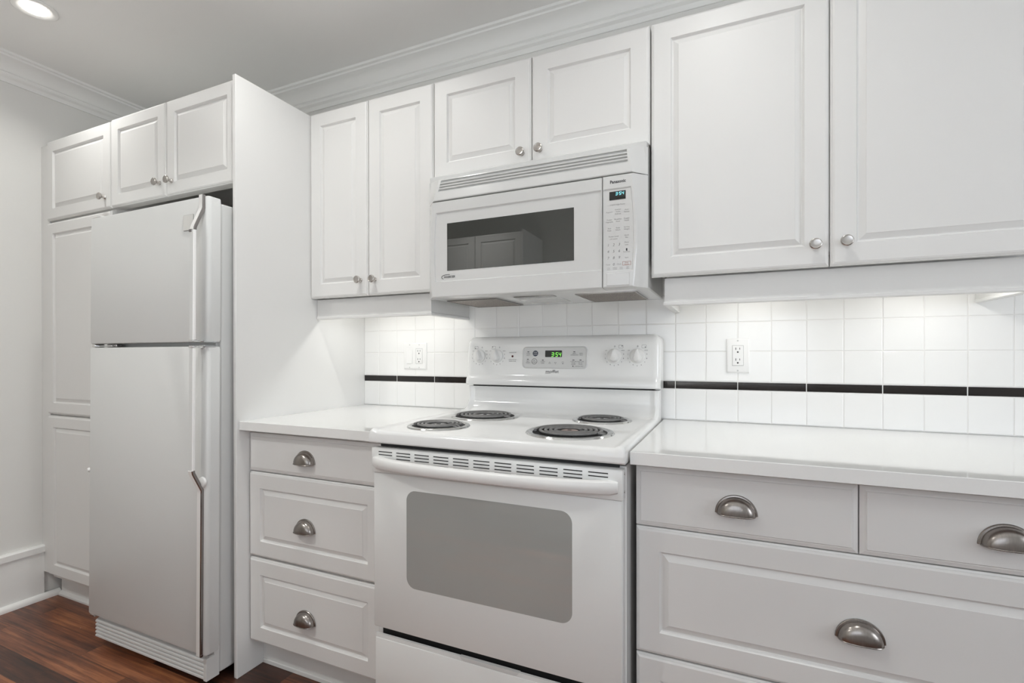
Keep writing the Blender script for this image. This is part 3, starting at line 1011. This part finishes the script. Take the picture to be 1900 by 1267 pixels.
for i in range(NH + 1):
    s = i / NH
    x = hx0 + (hx1 - hx0) * s
    u = abs(2 * s - 1)
    bow = 0.045 * (1 - u ** 3.2) + 0.007
    th = 0.018 if u < 0.86 else 0.018 + (bow - 0.012) * ((u - 0.86) / 0.14)
    yo = OY - 0.006 - bow
    yi = min(yo + th, OY - 0.0062)
    if u > 0.86:
        yi = yi + (OY - 0.0055 - yi) * min(1, (u - 0.86) / 0.03)
    hz = 0.0148 + 0.0022 * u ** 4
    zc = 0.8315
    e = 0.004
    if i in (0, NH):
        hz -= 0.003
        yo += 0.004
    rings.append([(x, yo, zc - hz + e), (x, yo - 0.0012, zc), (x, yo, zc + hz - e), (x, yo + e, zc + hz), (x, yi, zc + hz), (x, yi, zc - hz), (x, yo + e, zc - hz)])
b.loft(rings, True, True, True)
b.build('oven_handle', 'plastic', od, 50)
for z in (0.862, 0.818):
    B().lathe((OX1 + 0.003, -0.676, z), 'x', [(0.0001, 0), (0.0035, 0), (0.0028, 0.0012), (0.0001, 0.0016)], 12).build('screw', 'nickel', od)
# storage drawer with finger pull
b = B()
rings = []
dx0, dx1, dz0 = -0.9735, -0.2370, 0.075
b.box(dx0, dx1, OY + 0.001, -0.672, dz0, 0.306, 0.003, 2)
b.loft([[(dx0 + 0.002, OY + 0.0025, 0.304), (dx1 - 0.002, OY + 0.0025, 0.304), (dx1 - 0.002, -0.672, 0.304), (dx0 + 0.002, -0.672, 0.304)],
        [(dx0 + 0.002, OY + 0.003, 0.317), (dx1 - 0.002, OY + 0.003, 0.317), (dx1 - 0.002, OY + 0.010, 0.317), (dx0 + 0.002, OY + 0.010, 0.317)]], True, True, True)
dw = b.build('storage_drawer', 'door_enamel', rg, 40)
b = B()
b.prism([(-0.684, 0.3175), (-0.505, 0.3175), (-0.512, 0.3095), (-0.520, 0.3075), (-0.669, 0.3075), (-0.677, 0.3095)], 'y', OY + 0.0012, OY + 0.012)
b.build('finger_pull', 'gasket', dw)
B().box(dx0 + 0.01, dx1 - 0.01, -0.667, -0.6595, 0.300, 0.345).build('drawer_gap_shade', 'black', rg)  # black fill painted as the shade between oven door and drawer

# ------------------------------------------------------------------ microwave
mw = thing('microwave', 'white over-the-range microwave mounted above the stove, glowing clock on its right panel', 'microwave', (-0.605, -0.2, 1.345))
MX0, MX1 = -0.9875, -0.2235
MYF, MYS = -0.420, -0.372
b = B().box(MX0 + 0.003, MX1 - 0.003, -0.378, -0.0085, 1.3505, 1.7835, 0.003, 1)
b.build('housing', 'mwplastic', mw)


def xl(z):
    s = max(0.0, 1 - ((z - 1.50) / 0.17) ** 2) if z < 1.68 else 0.0
    return -0.944 - 0.011 * s if z < 1.68 else -0.944 + (z - 1.68) * 0.09


def xr(z):
    s = max(0.0, 1 - ((z - 1.50) / 0.17) ** 2) if z < 1.68 else 0.0
    return -0.263 + 0.012 * s if z < 1.68 else -0.263 - (z - 1.68) * 0.18


def side_ring(fl, frt, z0, z1, fy, n=12, ins=0.0):
    """closed outline: up the right side, down the left side"""
    R = []
    for i in range(n + 1):
        z = z0 + (z1 - z0) * i / n
        R.append((frt(z), fy(z), z))
    for i in range(n + 1):
        z = z1 - (z1 - z0) * i / n
        R.append((fl(z), fy(z), z))
    return R


SEAM = -0.3493
dz0, dz1 = 1.3465, 1.6785
b = B()
k = lambda v: (lambda z: v)
b.loft([side_ring(k(MX0), k(SEAM - 0.001), dz0, dz1, k(-0.370)),
        side_ring(k(MX0), k(SEAM - 0.001), dz0, dz1, k(MYS - 0.002)),
        side_ring(lambda z: xl(z) - 0.004, k(SEAM - 0.001), dz0 + 0.0015, dz1 - 0.0015, k(MYF + 0.003)),
        side_ring(xl, k(SEAM - 0.0025), dz0 + 0.004, dz1 - 0.004, k(MYF)),
        side_ring(lambda z: xl(z) + 0.0155, k(SEAM - 0.004), 1.401, 1.640, k(MYF)),
        side_ring(lambda z: xl(z) + 0.0185, k(SEAM - 0.004), 1.4025, 1.6365, k(MYF + 0.004)),
        side_ring(k(-0.889), k(-0.438), 1.4375, 1.600, k(MYF + 0.0042))], True, True, True)
md = b.build('microwave_door', 'mwplastic', mw, 22)
b = B()
b.prism([(-0.889, 1.4375), (-0.438, 1.4375), (-0.438, 1.600), (-0.889, 1.600)], 'y', MYF + 0.0034, MYF + 0.006)
b.build('door_window', 'mwglass', md)
text_mesh([('INVERTER', -0.8800, 1.4130, 0.0098, 0.25, 0.02)], lambda x, z: MYF + 0.0033, md, 'badge_lettering', 'ink')
b = B()
arc = [(-0.8870 + 0.024 * cos(a), MYF + 0.0033, 1.4165 + 0.0085 * sin(a)) for a in [math.radians(70 + 9 * i) for i in range(18)]]
b.tube(arc, 0.0008, 6)
b.build('badge_swoosh', 'ink', md)

b = B()
b.loft([side_ring(k(SEAM + 0.001), k(MX1), dz0, dz1 + 0.001, k(-0.370)),
        side_ring(k(SEAM + 0.001), k(MX1), dz0, dz1 + 0.001, k(MYS - 0.002)),
        side_ring(k(SEAM + 0.001), lambda z: xr(z) + 0.004, dz0 + 0.0015, dz1 - 0.0005, k(MYF + 0.003)),
        side_ring(k(SEAM + 0.0025), xr, dz0 + 0.004, dz1 - 0.003, k(MYF)),
        side_ring(k(SEAM + 0.003), lambda z: xr(z) - 0.0055 + 0.0 * z, 1.396, 1.640, k(MYF)),
        side_ring(k(SEAM + 0.003), lambda z: xr(z) - 0.0080, 1.398, 1.637, k(MYF + 0.003))], True, True, True)
mc = b.build('control_panel', 'mwplastic', mw, 22)
YK = MYF + 0.0026
yk = lambda x, z: YK - 0.0003
text_mesh([('Panasonic', -0.3030, 1.6545, 0.0128, 0.0, 0.03, 'CENTER', 0.92)], lambda x, z: MYF - 0.0004, mc, 'maker_lettering', 'ink')
b = B().box(-0.3285, -0.2805, YK - 0.0006, YK + 0.001, 1.6060, 1.6310)
b.build('clock_display', 'disp', mc)
b = B()
seg_digits(b, '3:54', -0.3105, 1.6190, 0.0058, 0.0090, 0.0010, lambda x, z: YK - 0.0012, 0.0021, 0.1)
b.build('clock_digits', 'led_cyan', mc)
KX = (-0.3405, -0.3150, -0.2895)      # left edges of the three key columns
it = [('1100W High Power', -0.3045, 1.5900, 0.0056)]
frames = []
rowsz = [(1.5705, [['Popcorn'], ['Inverter', 'Turbo', 'Defrost'], ['Auto', 'Reheat']]), (1.5450, [['Frozen', 'Vegetable'], ['Breakfast', 'Food'], ['Frozen', 'Foods']]), (1.5195, [['Rice', 'Pasta'], ['Keep', 'Warm'], ['Serving', 'Weight']])]
for zc, cells in rowsz:
    for x0, lines in zip(KX, cells):
        frames.append((x0, x0 + 0.0235, zc - 0.0105, zc + 0.0115))
        for i, s in enumerate(lines):
            it.append((s, x0 + 0.0118, zc - 0.0012 + (len(lines) - 1) * 0.0030 - 0.0064 * i, 0.0056))
frames.append((-0.3405, -0.2915, 1.4855, 1.5055))
it += [('Power Level', -0.316, 1.4965, 0.0058), ('(10 Levels)', -0.316, 1.4895, 0.0052)]
for zc, lines in ((1.4955, ['Quick', 'Min']), (1.4745, ['More', 'Less']), (1.4535, ['', 'Function']), (1.4330, ['Start'])):
    frames.append((-0.2895, -0.2660, zc - 0.0095, zc + 0.0100))
    for i, s in enumerate(lines):
        if s:
            it.append((s, -0.2778, zc - 0.0012 + (len(lines) - 1) * 0.0030 - 0.0066 * i, 0.0056))
for r in range(4):
    for c in range(3):
        x0 = -0.3405 + 0.0163 * c
        z = 1.4742 - 0.0192 * r
        frames.append((x0, x0 + 0.0158, z - 0.0085, z + 0.0095))
        if r < 3:
            it.append((str(3 * r + c + 1), x0 + 0.0079, z - 0.0040, 0.0110, 0.18))
it += [('Timer', -0.3326, 1.4142, 0.0056), ('0', -0.3163, 1.4125, 0.0110, 0.18), ('Clock', -0.3000, 1.4142, 0.0056)]
for i, (a_, b_) in enumerate((('5 Fan', 'Hi/Lo'), ('Options', 'On/Off'), ('Lamp', 'Timer'), ('Light', 'Hi/Lo'))):
    x0 = -0.3405 + 0.0188 * i
    frames.append((x0, x0 + 0.0182, 1.3995, 1.4085 - 0.0005))
    it += [(a_, x0 + 0.0091, 1.4045, 0.0042), (b_, x0 + 0.0091, 1.4002, 0.0040)]
text_mesh(it, yk, mc, 'key_lettering', 'inkgrey')
b = B()
for x0, x1, z0, z1 in frames:
    e = 0.00028
    b.loft([rect_ring(x0, x1, z0, z1, YK - 0.0001), rect_ring(x0 + e, x1 - e, z0 + e, z1 - e, YK - 0.0001)], True)
b.build('key_outlines', 'mwpanel', mc)
b = B()
e = 0.0011
b.loft([rect_ring(-0.2900, -0.2655, 1.4035 + 0.0075, 1.4225, YK - 0.0002), rect_ring(-0.2900 + e, -0.2655 - e, 1.4035 + 0.0075 + e, 1.4225 - e, YK - 0.0002)], True)
b.build('stop_key_outline', 'inkred', mc)
text_mesh([('Stop', -0.2778, 1.4170, 0.0058), ('Reset', -0.2778, 1.4118, 0.0058)], yk, mc, 'stop_key_lettering', 'inkred')
b = B()
b.lathe((-0.2778, YK - 0.0002, 1.4585), 'y', [(0.0001, -0.0003), (0.0022, -0.0003), (0.0022, 0.0)], 12)
b.box(-0.2795, -0.2761, YK - 0.0004, YK, 1.4530, 1.4568)
b.build('child_symbol', 'ink', mc)
b = B()
b.loft([rect_ring(-0.3365, -0.2685, 1.3520, 1.3905, MYF - 0.0002), rect_ring(-0.3357, -0.2693, 1.3528, 1.3897, MYF + 0.0014 - 0.002)], True, mi=1)
b.box(-0.3355, -0.2695, MYF - 0.0018, MYF + 0.001, 1.3530, 1.3893, 0.0008, 1)
b.build('door_release', ['mwplastic', 'mwpanel'], mc)

# slatted exhaust grille along the top
ytop = lambda z: -0.417 + (z - 1.682) * 0.27
b = B()
gz0, gz1 = 1.682, 1.7855
gtop = 1.764
sl = lambda z: -0.931 + (z - 1.717) * 0.12
sr = lambda z: -0.2765 - (z - 1.717) * 0.12
b.loft([side_ring(k(MX0), k(MX1), gz0, gtop + 0.0, k(-0.370)),
        side_ring(k(MX0), k(MX1), gz0, gtop, k(MYS - 0.002)),
        side_ring(lambda z: xl(z) - 0.002, lambda z: xr(z) + 0.002, gz0 + 0.0008, gtop - 0.001, lambda z: ytop(z) + 0.002),
        side_ring(xl, xr, gz0 + 0.0035, gtop - 0.003, ytop),
        side_ring(sl, sr, 1.7165, 1.7585, ytop),
        side_ring(lambda z: sl(z) + 0.001, lambda z: sr(z) - 0.001, 1.7170, 1.7580, lambda z: ytop(z) + 0.010)], True, True, True)
for i in range(3):
    z = 1.7268 + 0.0104 * i
    y = ytop(z)
    b.prism([(y - 0.0002, z - 0.0018), (y - 0.0002, z + 0.0022), (y + 0.010, z + 0.0005), (y + 0.010, z - 0.0035)], 'x', sl(z), sr(z))
b.build('exhaust_grille', 'mwplastic', mw, 25)

# underside: grease filters and light cover
for x0, x1, y0, y1, sk in ((-0.957, -0.762, -0.296, -0.055, 0), (-0.466, -0.275, -0.296, -0.060, 0)):
    b = B()
    b.box(x0, x1, y0, y1, 1.3475, 1.3515, mi=0)
    e = 0.004
    for a0, a1, c0, c1 in ((x0 - e, x1 + e, y0 - e, y0), (x0 - e, x1 + e, y1, y1 + e), (x0 - e, x0, y0, y1), (x1, x1 + e, y0, y1)):
        b.box(a0, a1, c0, c1, 1.3465, 1.3515, mi=1)
    b.build('grease_filter', ['filter', 'chrome_dark'], mw)
b = B()
b.box(-0.690, -0.546, -0.305, -0.262, 1.3480, 1.3515, 0.001, 1, mi=1)
b.box(-0.702, -0.546, -0.222, -0.100, 1.3485, 1.3515, 0.001, 1, mi=0)
b.build('light_cover', ['lens', 'chrome_dark'], mw)

# ------------------------------------------------------------------ switch and outlet plates
def plate(b, x0, x1, z0, z1):
    prof = [(0.0, -0.0055), (0.0, -0.0095), (0.003, -0.0120), (0.006, -0.0125)]
    b.loft([rect_ring(x0 + i, x1 - i, z0 + i, z1 - i, d) for i, d in prof], True, True, True)


def receptacle(cx, zc, t):
    b = B().box(cx - 0.0165, cx + 0.0165, -0.0142, -0.012, zc - 0.0335, zc + 0.0335, 0.0008, 1)
    r = b.build('receptacle', 'plate', t)
    b = B()
    for s in (-1, 1):
        z = zc + s * 0.0185
        b.box(cx - 0.0072, cx - 0.0052, -0.0146, -0.0138, z + 0.0010, z + 0.0090)
        b.box(cx + 0.0052, cx + 0.0070, -0.0146, -0.0138, z + 0.0020, z + 0.0085)
        b.lathe((cx, -0.0140, z - 0.0065), 'y', [(0.0001, -0.0006), (0.0028, -0.0006), (0.0028, 0.0)], 12)
    b.build('socket_holes', 'black', r)
    b = B()
    e = 0.0007
    b.loft([rect_ring(cx - 0.0178, cx + 0.0178, zc - 0.0348, zc + 0.0348, -0.0126), rect_ring(cx - 0.0171, cx + 0.0171, zc - 0.0341, zc + 0.0341, -0.0126)], True)
    b.build('receptacle_seam', 'inkgrey', t)


def screws(t, pts):
    for x, z in pts:
        B().lathe((x, -0.0122, z), 'y', [(0.0001, -0.0008), (0.0024, -0.0008), (0.003, 0.0)], 12).build('plate_screw', 'gasket', t)


t = thing('switch_plate', 'double white wall plate with rocker switch and outlet, on the tiles left of the stove', 'switch', (-1.3065, -0.006, 1.144))
b = B()
plate(b, -1.3680, -1.2455, 1.0855, 1.2030)
b.build('cover_plate', 'plate', t)
b = B()
b.loft([rect_ring(-1.3505, -1.3185, 1.1105, 1.1775, -0.012), rect_ring(-1.3500, -1.3190, 1.1110, 1.1770, -0.0135)], True)
b.loft([[(-1.3495, -0.0175, 1.1115), (-1.3195, -0.0175, 1.1115), (-1.3195, -0.0130, 1.1765), (-1.3495, -0.0130, 1.1765)], [(-1.3495, -0.012, 1.1110), (-1.3195, -0.012, 1.1110), (-1.3195, -0.012, 1.1770), (-1.3495, -0.012, 1.1770)]], True, True, True)
b.build('rocker', 'plate', t)
receptacle(-1.2835, 1.144, t)
screws(t, [(-1.3345, 1.195), (-1.3345, 1.093), (-1.2835, 1.195), (-1.2835, 1.093)])
t = thing('outlet_plate', 'single white wall outlet on the tiles right of the stove', 'outlet', (0.0225, -0.006, 1.145))
b = B()
plate(b, -0.0135, 0.0585, 1.0860, 1.2045)
b.build('cover_plate', 'plate', t)
receptacle(0.0225, 1.1455, t)
screws(t, [(0.0225, 1.1965), (0.0225, 1.0940)])

# ------------------------------------------------------------------ recessed ceiling lights
def downlight(x, y, label, power, spread=140):
    t = thing('recessed_light', label, 'ceiling light', (x, y, CEIL), 'recessed ceiling lights')
    B().lathe((x, y, CEIL - 0.0005), 'z', [(0.042, 0.0), (0.070, 0.0), (0.0705, -0.003), (0.067, -0.0055), (0.058, -0.0055), (0.050, -0.003), (0.044, -0.0015), (0.042, -0.0012)], 40, cap0=False, cap1=False).build('trim_ring', 'trim', t)
    B().lathe((x, y, CEIL - 0.001), 'z', [(0.043, 0.0), (0.040, -0.004), (0.030, -0.0075), (0.015, -0.0095), (0.0001, -0.010)], 32, cap0=True, cap1=False).build('lens', 'lamp', t)
    o = area_light('downlight_glow', (0, 0, -0.0125), (0, 0, 0), 0.045, power, LAMP_COL)
    o.data.spread = math.radians(spread)
    o.parent = t
    return t


downlight(-2.450, LAMP_Y, 'lit round recessed ceiling light in front of the fridge', LW['A'])
downlight(-1.25, LAMP_Y, 'lit recessed ceiling light in front of the narrow wall cabinet', LW['B'])
downlight(-0.05, LAMP_Y, 'lit recessed ceiling light in front of the microwave', LW['C'])
downlight(1.95, LAMP_Y, 'added unseen recessed ceiling light past the large wall cabinet', LW['D'])  # invented out of view; its area lamp is switched off
downlight(-1.9, -2.15, 'added unseen recessed fill light before the opposite wall cabinet', LW['F1'])  # invented out of view to fill the left side with light
downlight(-0.6, -2.74, 'added unseen recessed fill light above the opposite countertop, near its end panel', LW['F2'], 75)  # added to bounce light off the opposite countertop
downlight(0.7, -2.74, 'added unseen recessed fill light above the opposite countertop, at its far end', LW['F3'], 75)  # second added lamp for the countertop bounce

# ------------------------------------------------------------------ opposite side of the kitchen (wall cabinet and panel mirrored in the microwave window; base cabinet and countertop added)
def opp(p):
    return (p[0], 2 * (-2.62) - p[1], p[2])     # turn a front facing -y at y=-2.62 to face +y


t = thing('wall_cabinet', 'white two-door wall cabinet on the opposite side, mirrored in the microwave window', 'cabinet', (-1.95, -2.8, 1.38))
B().box(-2.40, -1.535, YF + 0.002, -2.64, 1.387, 2.1475).build('carcass', 'cab_in', t)
for x0, x1 in ((-2.399, -1.969), (-1.966, -1.536)):
    door_mesh(x0, x1, ZB, ZT, -2.62).build('door', 'cab', t, 14, xf=opp)
b = B().box(-1.534, -1.518, YF + 0.002, -2.60, 0.0, 2.16)
tag(b.build('end_panel', 'cab'), 'tall white end panel on the opposite side, mirrored in the microwave window', 'panel')
t = thing('base_cabinet', 'added long white base cabinet on the opposite side, unseen behind the camera', 'cabinet', (0.0, -2.75, 0))  # added unseen, carries the countertop that bounces light
B().box(-1.517, 1.50, YF + 0.002, -2.46, 0.105, 0.880).build('carcass', 'cab_in', t)
B().box(-1.517, 1.50, -2.53, -2.51, 0.0, 0.105).build('toe_kick', 'cab', t)
for i in range(5):
    x0 = -1.515 + 0.603 * i
    d = door_mesh(x0 + 0.0015, x0 + 0.6015, 0.112, 0.870, -2.62).build('door', 'cab', t, 14, xf=lambda p: (p[0], -5.06 - p[1], p[2]))
b = B().box(-1.517, 1.52, YF + 0.002, -2.40, CT0, CT1, 0.0012, 1)  # unseen white slab added to bounce ceiling light into the room
tag(b.build('countertop', 'counter'), 'added long white countertop on the opposite side, bouncing lamp light behind the camera', 'countertop')

# labels for the parts that look different from the rest of their thing
PART_LABELS = {'cup_pull': 'dark pewter cup pull', 'knob': 'small round nickel knob', 'handle_arm': 'bright metal arm at the end of the handle', 'handle_trim': 'metal trim running down the door edge',
               'oven_window': 'grey glass oven window with rounded corners', 'door_window': 'dark glass microwave window', 'coil': 'dark spiral heating coil', 'drip_pan': 'shiny metal drip pan',
               'grease_filter': 'brown-grey metal mesh filter', 'vent_slots': 'dark vent slots', 'indicator_lamp': 'small red indicator light'}
for o in S.objects:
    k = o.name.split('.')[0]
    if k in PART_LABELS and o.parent is not None:
        o['label'] = PART_LABELS[k]
